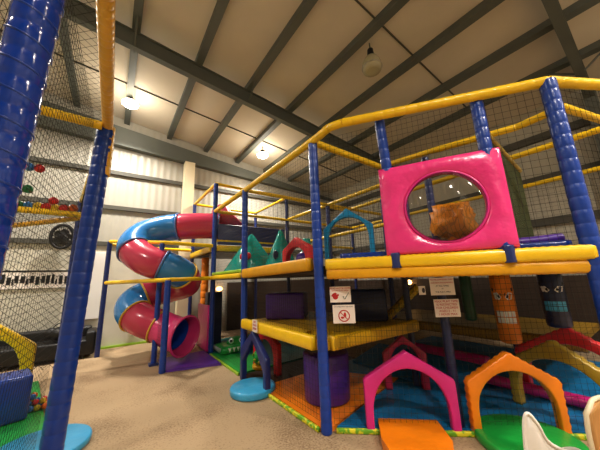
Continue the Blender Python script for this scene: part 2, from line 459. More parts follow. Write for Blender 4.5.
# tall tower rails
for p, q in (((2.06, 6.63, 4.24), (4.3, 6.63, 4.2)), ((4.3, 6.63, 4.2), (7.2, 6.63, 4.1)), ((2.06, 6.63, 4.24), (2.06, 8.85, 4.24)), ((2.06, 8.85, 4.24), (4.3, 8.85, 4.2)), ((4.3, 6.63, 4.2), (4.3, 8.85, 4.2))):
    rail(p, q, .042)
post((2.06, 8.85), 0, 4.24, .055, 'darkblue'); post((4.3, 8.85), 0, 4.2, .055, 'darkblue')
# upper deck, tower deck, mid deck
deck = [(2.1, 6.6), (2.1, 2.5), (3.34, .42), (5.6, .3), (7.2, 1.8), (7.2, 6.6)]
link('upper_deck', one(slab, deck, 1.70, 1.80), M['brownpad'], mf)
def pad_edge(p0, p1, hh, th, m, name='deck_edge', pitch=.045, par=mf):
    """rounded padding roll along a deck edge, ribbed by its lacing"""
    bm = bmesh.new(); p0, p1 = V(p0), V(p1); d = p1-p0; L = d.length; u = d/L
    nn = V((u.y, -u.x, 0)).normalized(); k = max(2, round(L/pitch)); rs = []
    for i in range(k*2+1):
        s = 1 if i % 2 else .93
        c = p0+u*(L*i/(2*k)); vs = []
        for q in range(14):
            t = 2*PI*q/14; cx, cz = math.cos(t), math.sin(t)
            sx = math.copysign(abs(cx)**.5, cx); sz = math.copysign(abs(cz)**.5, cz)
            vs.append(bm.verts.new(c+nn*(th*s*sx)+V((0, 0, 1))*(hh*s*sz)))
        rs.append(vs)
    skin_rings(bm, rs)
    return link(name, bm, M[m], par, True)
e0, e1 = A+V((.06, -.09, 0)), Rr+V((.0, .0, 0))
pad_edge(e0+V((0, 0, 1.81)), e1+V((0, 0, 1.79)), .068, .08, 'yellow', pitch=.06)
pad_edge(e0+V((.02, .01, 1.70)), e1+V((.03, .02, 1.675)), .066, .08, 'amber', pitch=.06)
pad_edge((3.32, .33, 1.79), (5.6, .2, 1.79), .068, .08, 'yellow', pitch=.06); pad_edge((3.32, .33, 1.67), (5.6, .2, 1.67), .066, .075, 'yellow', pitch=.06)
pad_edge((2.03, 2.62, 1.83), (2.03, 4.66, 1.79), .085, .06, 'amber', pitch=.05)
pad_edge((2.03, 4.78, 1.76), (2.03, 6.57, 1.76), .05, .06, 'yellow', pitch=.05)
pad_edge((2.06, 4.78, 1.85), (2.06, 6.57, 1.85), .035, .06, 'lime', pitch=.05)
off = V((.12, .07, 0))
pad_edge(e0+off+V((0.1, -.1, 1.9)), up(.38)+off+V((0, 0, 1.88)), .05, .05, 'blueshiny', 'deck_inner_edge', .08)
pad_edge(up(.8)+off+V((0, 0, 1.88)), up(.97)+off+V((0, 0, 1.88)), .04, .05, 'blueshiny', 'deck_inner_edge', .08)
link('tower_deck', one(slab, [(2.1, 8.8), (2.1, 6.7), (4.25, 6.7), (4.25, 8.8)], 2.42, 2.5), M['brownpad'], mf)
pad_edge((2.12, 6.58, 2.5), (4.2, 6.58, 2.5), .08, .05, 'yellow'); pad_edge((2.02, 6.7, 2.5), (2.02, 8.8, 2.5), .08, .05, 'yellow')
link('tower_side_panel', one(bx, 2.14, 4.2, 6.6, 6.66, 2.6, 3.15, .02), M['darkblue'], mf)
md = [(2.06, 2.49), (3.85, 2.42), (3.85, 4.72), (2.06, 4.72)]
link('middle_deck', one(slab, md, .82, .94, holes=[(2.36, 2.9, .19)]), M['deckyellow'], mf)
pad_edge((2.03, 2.6, .9), (2.03, 4.66, .9), .085, .06, 'yellow', pitch=.05)
pad_edge((2.16, 2.46, .9), (3.85, 2.4, .9), .085, .06, 'deckyellow', pitch=.05)
link('hole_shade_disc', one(cyl, (2.36, 2.9, .73), .2, .1, 28), M['black'], mf)  # solid black disc closing the hole, its colour stands in for the shade inside
post((3.85, 2.5), 0, 1.7, .05, 'navy'); post((3.85, 4.6), 0, 1.7, .05, 'navy')
# far middle deck
link('far_middle_deck', one(slab, [(5.2, .9), (7.1, .9), (7.1, 4.4), (5.2, 4.4)], .6, .7), M['deckbrown'], mf)
pad_edge((5.15, .8, .66), (5.15, 4.4, .66), .09, .06, 'deckbrown', pitch=.06)
post((3.2, 1.62), 0, 1.62, .05, 'navy')
# floor edge trims, laced green-yellow
aw0, aw1 = V((2.14, 2.42, 0)), V((4.58, .22, 0))
def trimline(p0, p1, m='gyellow'): return pad_edge(V(p0)+V((0, 0, .026)), V(p1)+V((0, 0, .026)), .026, .02, m, 'floor_edge', .09)
trimline((2.0, 2.55, 0), (2.0, 3.68, 0)); trimline((2.0, 4.8, 0), (2.0, 6.5, 0), 'lime'); trimline(aw0, aw1)
# nets
net(mf, ((2.06, 2.6, .08), (2.06, 3.7, .08), (2.06, 3.7, .82), (2.06, 2.6, .82)), .055)
net(mf, ((2.06, 2.55, .98), (2.06, 4.66, .98), (2.06, 4.66, 1.7), (2.06, 2.55, 1.7)), .055)
net(mf, ((2.06, 2.55, 1.88), (2.06, 4.66, 1.88), (2.06, 4.66, H), (2.06, 2.55, H)), .06, .0013, 'netgrey')
net(mf, ((2.06, 4.78, 1.88), (2.06, 6.6, 1.88), (2.06, 6.6, H), (2.06, 4.78, H)), .06, .0013, 'netgrey')
net(mf, ((2.06, 4.78, .1), (2.06, 6.6, .1), (2.06, 6.6, 1.7), (2.06, 4.78, 1.7)), .06, .0013)
net(mf, (aw0+V((.02, .05, .06)), aw1+V((.02, .05, .06)), aw1+V((.02, .05, 1.7)), aw0+V((.02, .05, 1.7))), .06, .0016)
z1 = V((0, 0, 1.9)); z2 = V((0, 0, H))
net(mf, (A+z1, P1+z1, P1+z2, A+z2), .06, .0017); net(mf, (P1+V((0, 0, 2.9)), P2+V((0, 0, 2.9)), P2+z2, P1+z2), .06, .0017); net(mf, (P2+z1, Rr+z1, Rr+z2, P2+z2), .07, .0018)
net(mf, ((2.2, 2.5, 1.9), (4.3, 2.6, 1.9), (4.3, 2.6, H), (2.2, 2.5, H)), .06, .0015)
net(mf, ((7.2, -.2, .1), (7.2, 6.6, .1), (7.2, 6.6, H), (7.2, -.2, H)), .09, .002, 'netgrey')
net(mf, ((2.1, 6.63, 2.7), (7.2, 6.63, 2.7), (7.2, 6.63, 4.1), (2.1, 6.63, 4.1)), .09, .0016, 'netgrey')
net(mf, ((4.3, 2.6, 1.9), (4.3, 6.6, 1.9), (4.3, 6.6, H), (4.3, 2.6, H)), .08, .0014, 'netgrey')
net(mf, (Rr+z1, V((5.6, -.6, 1.9)), V((5.6, -.6, H)), Rr+z2), .07, .0018)
net(mf, ((2.3, 2.5, 1.0), (3.8, 2.45, 1.0), (3.8, 2.45, 1.7), (2.3, 2.5, 1.7)), .06, .0014)
# dense green net side of the bubble cabin
sd = V((.86, .5, 0)).normalized(); q0 = P2+V((.1, -.02, 0)); q1 = V((4.45, .94, 0))
net(mf, (q0+V((0, 0, 1.95)), q1+V((0, 0, 1.95)), q1+V((0, 0, 3.0)), q0+V((0, 0, 3.05))), .028, .0045, 'netgreen', 'dense dark green net panel')
rail(q0+V((0, 0, 3.05)), q1+V((0, 0, 3.0)), .03, 'olive')
# purple deck pad beside the cabin
pm = link('purple_deck_pad', one(pad_tube, up(.8)+V((.2, .14, 1.93)), up(.98)+V((.2, .14, 1.95)), .045, .2, .05), M['purple'], mf, True)

# ------------------------------------------------------------------ pink bubble window panel
pd = (Rr-A).normalized(); pn = pd.cross(V((0, 0, 1)))   # faces the camera side
if pn.dot(V((0, 0, 0))-A) < 0: pn = -pn
bw = thing('bubble_window_panel', 'glossy pink padded panel with a round clear bubble window on the upper deck edge', 'play panel', (2.78, 1.27, 1.87))
pc = V((2.475, 1.79, 0)) ; wdt = 1.185
def panel_bm():
    bm = bmesh.new(); N = 48; cu, cz, cr = .622, .47, .375; o = pc+V((0, 0, 1.87))
    hgt0, hgt1 = 1.03, 1.01
    def P(u, z, t): return o+pd*u+V((0, 0, z))+pn*t
    outer = []; inn = []
    for k in range(N):
        t = 2*PI*(k+.5)/N; cx, cz_ = math.cos(t), math.sin(t)
        # ray to the rectangle
        sx = (wdt-cu if cx > 0 else cu)/max(abs(cx), 1e-6); sz = ((hgt1-cz) if cz_ > 0 else cz)/max(abs(cz_), 1e-6)
        s = min(sx, sz); outer.append((cu+cx*s, cz+cz_*s)); inn.append((cu+cx*cr, cz+cz_*cr))
    def snap(p, c): return math.hypot(p[0]-c[0], p[1]-c[1])
    for c in ((0, 0), (wdt, 0), (wdt, hgt1), (0, hgt1)):
        j = min(range(N), key=lambda q: snap(outer[q], c)); outer[j] = c
    rows = []
    for (w_, t) in ((1, -.05), (1, .02), (.97, .045), (.85, .06), (.5, .07), (.12, .06), (0.02, .04), (0, .0), (0, -.05)):
        rows.append([bm.verts.new(P(inn[k][0]*(1-w_)+outer[k][0]*w_, inn[k][1]*(1-w_)+outer[k][1]*w_, t)) for k in range(N)])
    for r0, r1 in zip(rows, rows[1:]+rows[:1]):
        for k in range(N): bm.faces.new((r0[k], r0[(k+1) % N], r1[(k+1) % N], r1[k]))
    return bm, P(cu, cz, 0), cr
pbm, pcen, pr = panel_bm()
link('padding', pbm, M['pink'], bw, True)
bm = bmesh.new(); path_tube(bm, [pcen+pn*.055+pd*(math.cos(2*PI*k/40)*(pr+.0))+V((0, 0, math.sin(2*PI*k/40)*(pr+.0))) for k in range(40)], .014, 8, closed=True)
link('window_rim', bm, M['magenta'], bw, True)
bm = bmesh.new(); rows = []
for j in range(9):
    t = j/8*PI/2*.98; rr = pr*math.cos(t); hh = .17*math.sin(t)
    rows.append([bm.verts.new(pcen+pn*(.03+hh)+pd*(math.cos(2*PI*k/40)*rr)+V((0, 0, math.sin(2*PI*k/40)*rr))) for k in range(40)])
skin_rings(bm, rows, False, True)
link('bubble_dome', bm, M['acrylic'], bw, True)

# orange soft block in the cabin behind the bubble
bm = bmesh.new(); bmesh.ops.create_icosphere(bm, subdivisions=3, radius=.3)
for v in bm.verts:
    n = v.co.normalized(); n = n/(abs(n.x)**4+abs(n.y)**4+abs(n.z)**4)**.25; v.co = n*(.23+.05*math.sin(9*n.x+2)*math.sin(8*n.z)+.03*math.sin(14*n.y)); v.co.z *= .95; v.co += V((3.78, 1.6, 2.36))
o = tag(link('soft_bumper', bm, M['orangenet'], None, True), 'lumpy orange soft bumper seen through the bubble window', 'bumper')
bm2 = bmesh.new(); pad_tube(bm2, (3.78, 1.6, 1.8), (3.78, 1.6, 2.15), .1, .1)
link('bumper_stem', bm2, M['orangefoam'], o, True)
bm2 = None

# ------------------------------------------------------------------ upper deck toys
o = tag(link('foam_arch', arch_bm((2.25, 2.57, 1.87), (.5, -.85), .64, .66, .42, .06, .28, .54, .06), M['cyan'], None, True), 'cyan blue foam arch standing on the upper deck beside the pink panel', 'arch')
def pyramid(p, w, h, top=.12, ax=0, m='teal'):
    bm = bmesh.new(); c = V(p); ca, sa = math.cos(ax), math.sin(ax); rows = []
    for t, s in ((0, .94), (.06, 1), (.9, top+.06), (.97, top), (1, top*.6)):
        rows.append([bm.verts.new(c+V(((x*ca-y*sa)*w/2*s, (x*sa+y*ca)*w/2*s, h*t))) for x, y in ((-1, -1), (1, -1), (1, 1), (-1, 1))])
    skin_rings(bm, rows)
    bmesh.ops.bevel(bm, geom=[e for e in bm.edges], offset=.02, segments=2, affect='EDGES')
    return bm
def stand_on(p, w): return p
o = tag(link('foam_pyramid', pyramid((2.82, 6.03, 1.805), 1.02, 1.02, .1, .3), M['teal'], None, True), 'glossy teal foam pyramid with a red fish mark on the upper deck', 'play shape')
bm = bmesh.new(); ball(bm, (2.52, 5.62, 2.22), .13, (.6, 1, .7)); ball(bm, (2.46, 5.82, 2.22), .07, (.5, .9, 1))
link('fish_mark', bm, M['red'], o, True)
o = tag(link('foam_pyramid', pyramid((3.15, 5.16, 1.805), .6, 1.0, .14, .2), M['teal'], None, True), 'teal foam pyramid with dark round hole behind the middle blue post', 'play shape')
bm = bmesh.new(); ball(bm, (2.93, 5.02, 2.2), .1, (.6, .6, 1))
link('round_hole', bm, M['navy'], o, True)
o = tag(link('foam_cone', one(cyl, (3.75, 4.95, 1.805), .2, .8, 24, .1, .03), M['teal'], None, True), 'slim teal foam cone leaning beside the red arch', 'play shape')
o = tag(link('foam_arch', arch_bm((2.9, 4.6, 1.805), (.05, -1), .86, .66, .44, .12, .2, .46, .12), M['red'], None, True), 'small red foam arch on the upper deck with purple ball in it', 'arch')
bm = bmesh.new(); ball(bm, (3.12, 4.22, 2.03), .17, (1, 1, 1), 20, 14); cyl(bm, (3.12, 4.22, 1.805), .1, .1, 20)
tag(link('play_ball', bm, M['purple'], None, True), 'shiny purple ball inside the small red arch', 'ball')

# ------------------------------------------------------------------ middle deck blocks
def soft_block(p, sx, sy, h, rot, m, label, name='foam_block'):
    bm = bmesh.new(); bx(bm, -sx/2, sx/2, -sy/2, sy/2, 0, h, .04)
    bmesh.ops.rotate(bm, verts=bm.verts, cent=(0, 0, 0), matrix=Matrix.Rotation(rot, 3, 'Z')); bmesh.ops.translate(bm, verts=bm.verts, vec=p)
    return tag(link(name, bm, M[m], None, True), label, 'foam block')
soft_block((2.78, 4.35, .945), .72, .5, .46, -.8, 'purple', 'purple foam block standing on the yellow middle deck')
soft_block((3.5, 3.1, .945), .74, .35, .5, -.85, 'navy', 'dark navy foam block behind the hanging signs on the middle deck')
# slanting yellow ladder board
bm = bmesh.new(); path_tube(bm, [(3.98, 3.0, .95), (4.3, 2.55, 1.45)], .07, 8)
tag(link('climbing_board', bm, M['deckyellow']), 'short slanting yellow laced board beside the navy block', 'climbing board')

# ------------------------------------------------------------------ ground level of the frame
def mat_poly(pts, z0, z1, m, name, label):
    return tag(link(name, one(slab, pts, z0, z1), M[m]), label, 'mat')
mat_poly([(2.03, 2.52), (2.14, 2.47), (2.79, 2.62), (3.9, 2.85), (3.5, 3.5), (2.95, 4.0), (2.04, 4.0)], .001, .045, 'orange', 'floor_mat', 'bright orange floor mat inside the net by the purple drum')
mat_poly([(2.37, 2.26), (4.6, .26), (7.1, .3), (7.1, 4.0), (2.98, 4.0), (3.53, 3.5), (3.93, 2.83), (2.79, 2.59), (2.18, 2.45)], .001, .045, 'matblue', 'floor_mat', 'wide blue floor mat behind the pink and orange arches')
mat_poly([(2.04, 4.01), (4.2, 4.01), (4.2, 4.7), (2.04, 4.7)], .001, .04, 'brownpad', 'floor_mat', 'dark brown floor mat inside behind the blue pointed arch')
mat_poly([(2.04, 4.8), (2.7, 4.8), (2.7, 5.9), (2.04, 6.5)], .001, .04, 'green', 'floor_mat', 'green floor mat beside the middle post near the crocodile toy')
mat_poly([(2.04, 6.52), (2.71, 5.92), (2.71, 4.8), (4.6, 4.8), (4.6, 7.9), (2.04, 7.9)], .001, .04, 'tealdark', 'floor_mat', 'dark teal floor mat under the green crocodile toy')
# drum
tag(link('foam_drum', one(cyl, (2.56, 3.04, .046), .31, .6, 40, .32, .03), M['purple'], None, True), 'dark purple foam drum standing on the orange mat', 'foam drum')
tag(link('foam_roll', one(pad_tube, (5.02, 3.3, .2), (5.02, 1.95, .2), .14, .3, .05), M['magenta'], None, True), 'thick magenta foam roll lying before the far low deck', 'foam roll')
# low blue ramp inside
bm = bmesh.new(); slab(bm, [(3.9, 2.6), (4.8, 1.75), (4.8, 3.9), (3.97, 3.9)], .046, .25)
for v in bm.verts:
    if v.co.z > .2 and v.co.x < 4.2: v.co.z = .07
tag(link('foam_ramp', bm, M['matblue']), 'low blue foam ramp rising behind the pink arch', 'ramp')
# arches in the front net
dg = (.745, -.667)
tag(link('foam_arch', arch_bm((2.41, 2.23, 0), dg, .97, .82, .53, .085, .2, .64, .1), M['magenta'], None, True), 'magenta pink foam arch at the front entrance with an orange mat', 'arch')
tag(link('foam_arch', arch_bm((3.2, 1.5, 0), (.76, -.65), .94, .81, .53, .085, .24, .62, .1, scallop=.012), M['orange'], None, True), 'bright orange foam arch with notched edge and a green mat', 'arch')
tag(link('foam_arch', arch_bm((2.0, 4.64, 0), (0, -1), .94, .84, .5, .085, .3, .7, .09, pointed=True), M['darkblue'], None, True), 'dark blue pointed foam arch opening onto the light blue round mat', 'arch')
tag(link('foam_arch', arch_bm((2.42, 5.0, .04), (.1, -1), .8, .7, .5, .13, .25, .54, .1), M['red'], None, True), 'dark red foam arch seen through the blue pointed arch', 'arch')
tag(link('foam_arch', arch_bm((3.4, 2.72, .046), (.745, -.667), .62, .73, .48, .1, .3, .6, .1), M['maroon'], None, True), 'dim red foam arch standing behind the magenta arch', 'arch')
tag(link('foam_arch', arch_bm((4.3, 1.44, .046), (-.15, -1), 1.0, .82, .5, .1, .2, .6, .12, scallop=.015), M['olive'], None, True), 'olive yellow foam arch standing behind the bright orange arch', 'arch')
tag(link('foam_arch', arch_bm((4.85, 1.5, .046), (-.1, -1), 1.2, .9, .55, .12, .2, .68, .12, scallop=.015), M['red'], None, True), 'wide red foam arch behind the olive arch below the blue hanging bag', 'arch')
tag(link('foam_roll', one(pad_tube, (4.62, 1.9, .13), (4.62, .0, .13), .07, .3, .05), M['magenta'], None, True), 'long magenta foam roll behind the olive arch', 'foam roll')
# mats in the doorways
mb = mat_poly([(2.58, 2.21), (3.04, 1.78), (2.79, 1.5), (2.49, 1.34), (2.2, 1.5), (2.21, 1.78), (2.3, 1.94)], .0, .09, 'orange', 'entrance_mat', 'orange entrance mat with cut corners in front of the magenta arch')
tag(link('entrance_mat', one(cyl, (3.42, 1.1, .0), .44, .085, 40, None, .02), M['green'], None, True), 'round green entrance mat in front of the bright orange arch', 'mat')
rm = tag(link('entrance_mat', one(cyl, (1.9, 4.0, 0), .34, .1, 40, None, .025), M['sky'], None, True), 'light blue round entrance mat in front of the dark blue arch', 'mat')

# crocodile toy
cr = thing('crocodile_toy', 'green foam crocodile ride toy with white teeth on the teal mat', 'toy', (2.6, 6.45, .04))
bm = bmesh.new(); bx(bm, 2.15, 3.05, 6.1, 6.75, .041, .2, .07); link('body', bm, M['green'], cr, True)
bm = bmesh.new(); ball(bm, (2.62, 6.45, .2), .24, (1, .9, .6)); link('back', bm, M['green'], cr, True)
for dx, dy in ((-.1, -.05), (.12, -.12)):
    bm = bmesh.new(); ball(bm, (2.5+dx, 6.26+dy, .3), .06); e_ = link('eye', bm, M['white'], cr, True)
    bm = bmesh.new(); ball(bm, (2.475+dx, 6.215+dy, .31), .03); link('pupil', bm, M['blackpaint'], e_, True)
for k in range(7):
    bm = bmesh.new(); c = V((2.32+.1*k, 6.085, .13)); r0 = [bm.verts.new(c+V((-.04, 0, .05))), bm.verts.new(c+V((.04, 0, .05))), bm.verts.new(c+V((0, -.01, -.05)))]; bm.faces.new(r0); link('tooth', bm, M['white'], cr); bm = bmesh.new()
    c = V((2.14, 6.2+.08*k, .13)); r0 = [bm.verts.new(c+V((0, -.035, .05))), bm.verts.new(c+V((0, .035, .05))), bm.verts.new(c+V((-.01, 0, -.05)))]; bm.faces.new(r0); link('tooth', bm, M['white'], cr)
# turtle toy
tt = thing('turtle_toy', 'small green spotted ball shaped toy on yellow base behind the blue arch', 'toy', (2.42, 4.78, .045))
bm = bmesh.new(); ball(bm, (2.42, 4.78, .24), .14, (1, 1, 1.05)); link('shell', bm, M['green'], tt, True)
bm = bmesh.new()
for a_, z_ in ((-2.2, .05), (-2.9, -.02), (-1.6, 0), (-2.5, .1), (-3.3, .06), (-2.2, -.06)):
    rr = math.sqrt(.142**2-z_**2); ball(bm, (2.42+rr*math.cos(a_), 4.78+rr*math.sin(a_), .24+z_), .025)
link('spots', bm, M['gyellow'], tt, True)
link('base', one(cyl, (2.42, 4.78, .046), .15, .07, 24, None, .02), M['amber'], tt, True)

# hanging punch bags
def punch_bag(p, r, z0, z1, m, label, face=True, mouthm='white'):
    t = thing('punch_bag', label, 'punch bag', (p[0], p[1], z0))
    bm = bmesh.new(); rows = []
    for q, s in ((0, .75), (.02, .95), (.06, 1), (.5, 1.02), (.94, 1), (.98, .95), (1, .7)):
        rows.append(ring(bm, V((p[0], p[1], z0+(z1-z0)*q)), V((1, 0, 0)), V((0, 1, 0)), r*s, r*s, 28))
    skin_rings(bm, rows); link('bag', bm, M[m], t, True)
    link('strap', one(cyl, (p[0], p[1], z1-.01), .03, 1.7-z1+.01, 10), M['blackpaint'], t)
    if face:
        base = math.atan2(-p[1], -p[0])
        def patch(pts, rr, mm, nm):
            bm = bmesh.new(); vs = [bm.verts.new((p[0]+rr*math.cos(base+a_/r), p[1]+rr*math.sin(base+a_/r), z0+z_)) for a_, z_ in pts]
            bm.faces.new(vs); link(nm, bm, M[mm], t)
        hh = z1-z0
        for s in (-1, 1):
            patch([(s*.02, hh*.66), (s*.045, hh*.62), (s*.1, hh*.63), (s*.12, hh*.72), (s*.06, hh*.73)], r*1.035, 'white', 'eye')
            patch([(s*.03, hh*.655), (s*.05, hh*.645), (s*.065, hh*.68), (s*.045, hh*.70)], r*1.05, 'blackpaint', 'pupil')
            patch([(s*.01, hh*.68), (s*.02, hh*.715), (s*.13, hh*.80), (s*.135, hh*.75)], r*1.06, 'blackpaint', 'eyebrow')
        for row in range(2):
            for k in range(5):
                a0, a1 = -.11+.045*k, -.11+.045*k+.04; zz = hh*(.46-.09*row)
                patch([(a0, zz-hh*.08), (a1, zz-hh*.08), (a1, zz), (a0, zz)], r*1.045, mouthm, 'tooth')
        patch([(-.125, hh*.27), (.125, hh*.27), (.13, hh*.5), (-.13, hh*.5)], r*1.03, 'blackpaint', 'mouth')
    return t
punch_bag((4.62, 1.46), .13, .68, 1.62, 'orangefoam', 'orange hanging punch bag with angry eyes and white teeth')
punch_bag((4.62, .92), .122, .95, 1.64, 'navy', 'dark blue hanging punch bag with a toothy face', True, 'sky')
punch_bag((4.5, 1.88), .08, .95, 1.64, 'darkgreen', 'thin dark green hanging punch bag beside the orange one', False)

# ------------------------------------------------------------------ signs
def sign(o, u, w, h, label, lines, m='redink', size=.03, group=None, name='sign', tilt=0, par=None):
    u = V((u[0], u[1], 0)).normalized(); n = u.cross(V((0, 0, 1)))
    if n.dot(-V(o)) < 0: n = -n; 
    t = thing(name, label, 'sign', o)
    upv = (V((0, 0, 1))*math.cos(tilt)-u*math.sin(tilt)); uu = (u*math.cos(tilt)+V((0, 0, 1))*math.sin(tilt))
    bm = bmesh.new(); c = V(o)
    k = [(-w/2, 0), (w/2, 0), (w/2, h), (-w/2, h)]
    outline(bm, c, u, V((0, 0, 1)), k, .004, n)
    bm.faces.new([v for v in bm.verts][:4]); bm.faces.new([v for v in bm.verts][4:8][::-1])
    link('card', bm, M['card'], t)
    for i_, (s, zf, sz, mm) in enumerate(lines):
        text(s, sz, c+V((0, 0, h*zf))+n*.004, u, M[mm], t)
    return t, c, u, n
nd = (.745, -.667)
an = V((-.667, -.745, 0))
p = V((2.27, 2.36, 1.36))
t, c, u, n = sign(p, nd, .25, .185, 'white sign with red hand print and green tick beside the corner post', [('SOCKS MUST BE WORN', .88, .024, 'redink'), ('IN THE PLAY AREA', .74, .024, 'redink')])
bm = bmesh.new()
def disc(bm, c, r, n_, u_, k=16, sx=1, sz=1): bm.faces.new([bm.verts.new(c+u_*(r*sx*math.cos(2*PI*i/k))+V((0, 0, r*sz*math.sin(2*PI*i/k)))) for i in range(k)])
hc = c-u*.06+V((0, 0, .065))+n*.004
disc(bm, hc, .032, n, u)
for a_ in (-.9, -.45, 0, .45, 1.3):
    d_ = u*math.sin(a_-.3)+V((0, 0, math.cos(a_-.3))); disc(bm, hc+d_*.038, .012, n, u, 8)
link('hand_print', bm, M['redink'], t)
bm = bmesh.new(); path_tube(bm, [c+u*.03+V((0, 0, .07))+n*.005, c+u*.05+V((0, 0, .035))+n*.005, c+u*.1+V((0, 0, .11))+n*.005], .005, 6)
link('tick', bm, M['greenink'], t)
p = V((2.29, 2.34, 1.12))
t, c, u, n = sign(p, nd, .26, .21, 'white sign with a red prohibited circle below the hand print sign', [('NO SHOES PAST THIS POINT', .9, .018, 'darkink')])
cc = c+V((0, 0, .085))+n*.004
bm = bmesh.new(); path_tube(bm, [cc+u*(.062*math.cos(2*PI*k/28))+V((0, 0, .062*math.sin(2*PI*k/28))) for k in range(28)], .006, 6, closed=True)
path_tube(bm, [cc-u*.042+V((0, 0, .042)), cc+u*.042-V((0, 0, .042))], .005, 6)
link('prohibited_ring', bm, M['redink'], t)
bm = bmesh.new(); disc(bm, cc+u*.012+V((0, 0, .01)), .022, n, u, 12, .7, 1.4); disc(bm, cc-u*.02-V((0, 0, .02)), .016, n, u, 12, 1.3, .8)
link('shoe_symbol', bm, M['redink'], t)
p = V((3.15, 1.57, 1.41))
sign(p, nd, .27, .2, 'upper text sign with dark red lines hung on the front net', [('WE RECOMMEND THAT', .88, .024, 'redink'), ('CHILDREN ARE SUPERVISED', .7, .02, 'redink'), ('AT ALL TIMES', .52, .024, 'darkink'), ('IN', .36, .02, 'darkink'), ('THE PLAY AREA', .18, .024, 'darkink')])
p = V((2.98, 1.725, 1.42))
t, c, u, n = sign(p, nd, .075, .1, 'tiny white sign with dark symbol left of the upper text sign', [])
bm = bmesh.new(); disc(bm, c+u*.015+V((0, 0, .05))+n*.004, .025, n, u, 12, .7, 1.2); link('symbol', bm, M['darkink'], t)
p = V((3.16, 1.555, 1.17))
sign(p, nd, .275, .195, 'white sign with five lines of red lettering below the upper text sign', [('MAX PLAY TIME', .87, .036, 'redink'), ('IS RESTRICTED', .69, .034, 'redink'), ('FOR CHILDREN', .51, .034, 'redink'), ('AGED 2 - 11', .33, .034, 'redink'), ('1 HOUR MAX', .15, .034, 'redink')])
t, c, u, n = sign(V((1.955, 4.05, .84)), (0, -1), .17, .19, 'small white tag sign hung on the yellow middle deck edge', [('NO', .82, .05, 'redink'), ('FOOD', .55, .045, 'redink'), ('DRINK', .28, .045, 'redink')])

# ------------------------------------------------------------------ spiral slide
sl = thing('spiral_tube_slide', 'tall spiral tube slide in red and blue sections with yellow rings', 'slide', (1.0, 7.1, 0))
ctl = [(2.35, 6.92, 3.13), (2.04, 7.02, 3.15), (1.52, 7.2, 3.13), (1.01, 7.42, 3.06), (0.54, 7.45, 2.84), (0.36, 7.21, 2.51), (0.58, 6.87, 2.22), (0.97, 6.69, 2.05), (1.36, 6.77, 1.87), (1.52, 7.03, 1.66), (1.27, 7.43, 1.54), (0.86, 7.62, 1.44), (0.53, 7.59, 1.28), (0.45, 7.37, 1.08), (0.62, 7.06, 0.9), (0.95, 6.85, 0.74), (1.25, 6.58, 0.58), (1.42, 6.35, .53)]
pth = catmull(ctl, 8)
TR = .345
def tube_sec(i0, i1, m, r=TR, name='tube_section', cap=False, rr=None):
    bm = bmesh.new(); path_tube(bm, pth[i0:i1+1], rr or r, 28, cap=False)
    o = link(name, bm, M[m], sl, True)
    md_ = o.modifiers.new('shell', 'SOLIDIFY'); md_.thickness = .015; md_.offset = -1
    return o
secs = [(2, 19, 'tubered'), (19, 42, 'tubeblue'), (42, 55, 'tubered'), (55, 65, 'tubeblue'), (65, 91, 'tubered'), (91, 109, 'tubeblue'), (109, 120, 'tubered')]
for k, (a_, b_, m_) in enumerate(secs): tube_sec(a_, b_, m_)
n_ = len(pth)-1
tube_sec(120, n_, 'tubepink', name='exit_section', rr=[TR+.07*((q-120)/(n_-120))**2 for q in range(120, n_+1)])
bm = bmesh.new(); path_tube(bm, pth[112:n_-5], .318, 24, cap=False); link('inner_lining', bm, M['tubenavy'], sl, True)
for i_, m_ in ((3, 'ringblue'), (19, 'ringblue'), (42, 'ringblue'), (55, 'ringblue'), (65, 'ringyellow'), (91, 'ringyellow'), (109, 'ringyellow'), (120, 'ringyellow')):
    d = (pth[i_+1]-pth[i_-1]).normalized(); a_, b_ = frame_of(d)
    bm = bmesh.new(); path_tube(bm, [pth[i_]+a_*((TR+.008)*math.cos(2*PI*k/36))+b_*((TR+.008)*math.sin(2*PI*k/36)) for k in range(36)], .022, 8, closed=True)
    link('joint_ring', bm, M[m_], sl, True)
d = (pth[-1]-pth[-3]).normalized(); a_, b_ = frame_of(d)
bm = bmesh.new(); path_tube(bm, [pth[-1]+a_*((TR+.07)*math.cos(2*PI*k/40))+b_*((TR+.07)*math.sin(2*PI*k/40)) for k in range(40)], .024, 10, closed=True)
link('exit_lip', bm, M['tubepink'], sl, True)
# slide frame
sf = thing('slide_enclosure', 'low padded framework of blue posts and yellow rails around the spiral slide', 'frame', (.6, 7, 0))
p97, p152, p162 = (-.12, 8.31), (.87, 6.6), (.94, 5.94)
post(p97, 0, 2.78, .055, 'darkblue', sf); post(p152, 0, 2.56, .055, 'blue', sf); post(p162, 0, 1.72, .06, 'blue', sf)
link('post_foot', one(bx, p152[0]-.09, p152[0]+.09, p152[1]-.09, p152[1]+.09, 0, .05, .01), M['darkblue'], sf)
for p, q in (((-.12, 8.31, 2.78), (.87, 6.6, 2.58)), ((.87, 6.6, 2.58), (2.0, 6.55, 2.55)), ((-.12, 8.31, 1.73), (.94, 5.94, 1.73)), ((.94, 5.94, 1.73), (2.0, 6.55, 1.75)),
             ((-.12, 8.31, 2.72), (.5, 8.75, 2.7)), ((.5, 8.75, 2.7), (2.0, 8.8, 2.68))):
    rail(p, q, .045, par=sf)
net(sf, ((.87, 6.6, .05), (.94, 5.94, .05), (.94, 5.94, 1.7), (.87, 6.6, 1.7)), .06)
link('exit_side_pad', one(bx, 1.98, 2.04, 6.7, 7.6, .04, 1.1, .02), M['magenta'], sf, True)
mat_poly([(.98, 5.92), (1.96, 5.62), (1.98, 6.9), (1.0, 6.9)], 0, .04, 'purplemat', 'landing_mat', 'purple landing mat on the carpet under the slide exit')
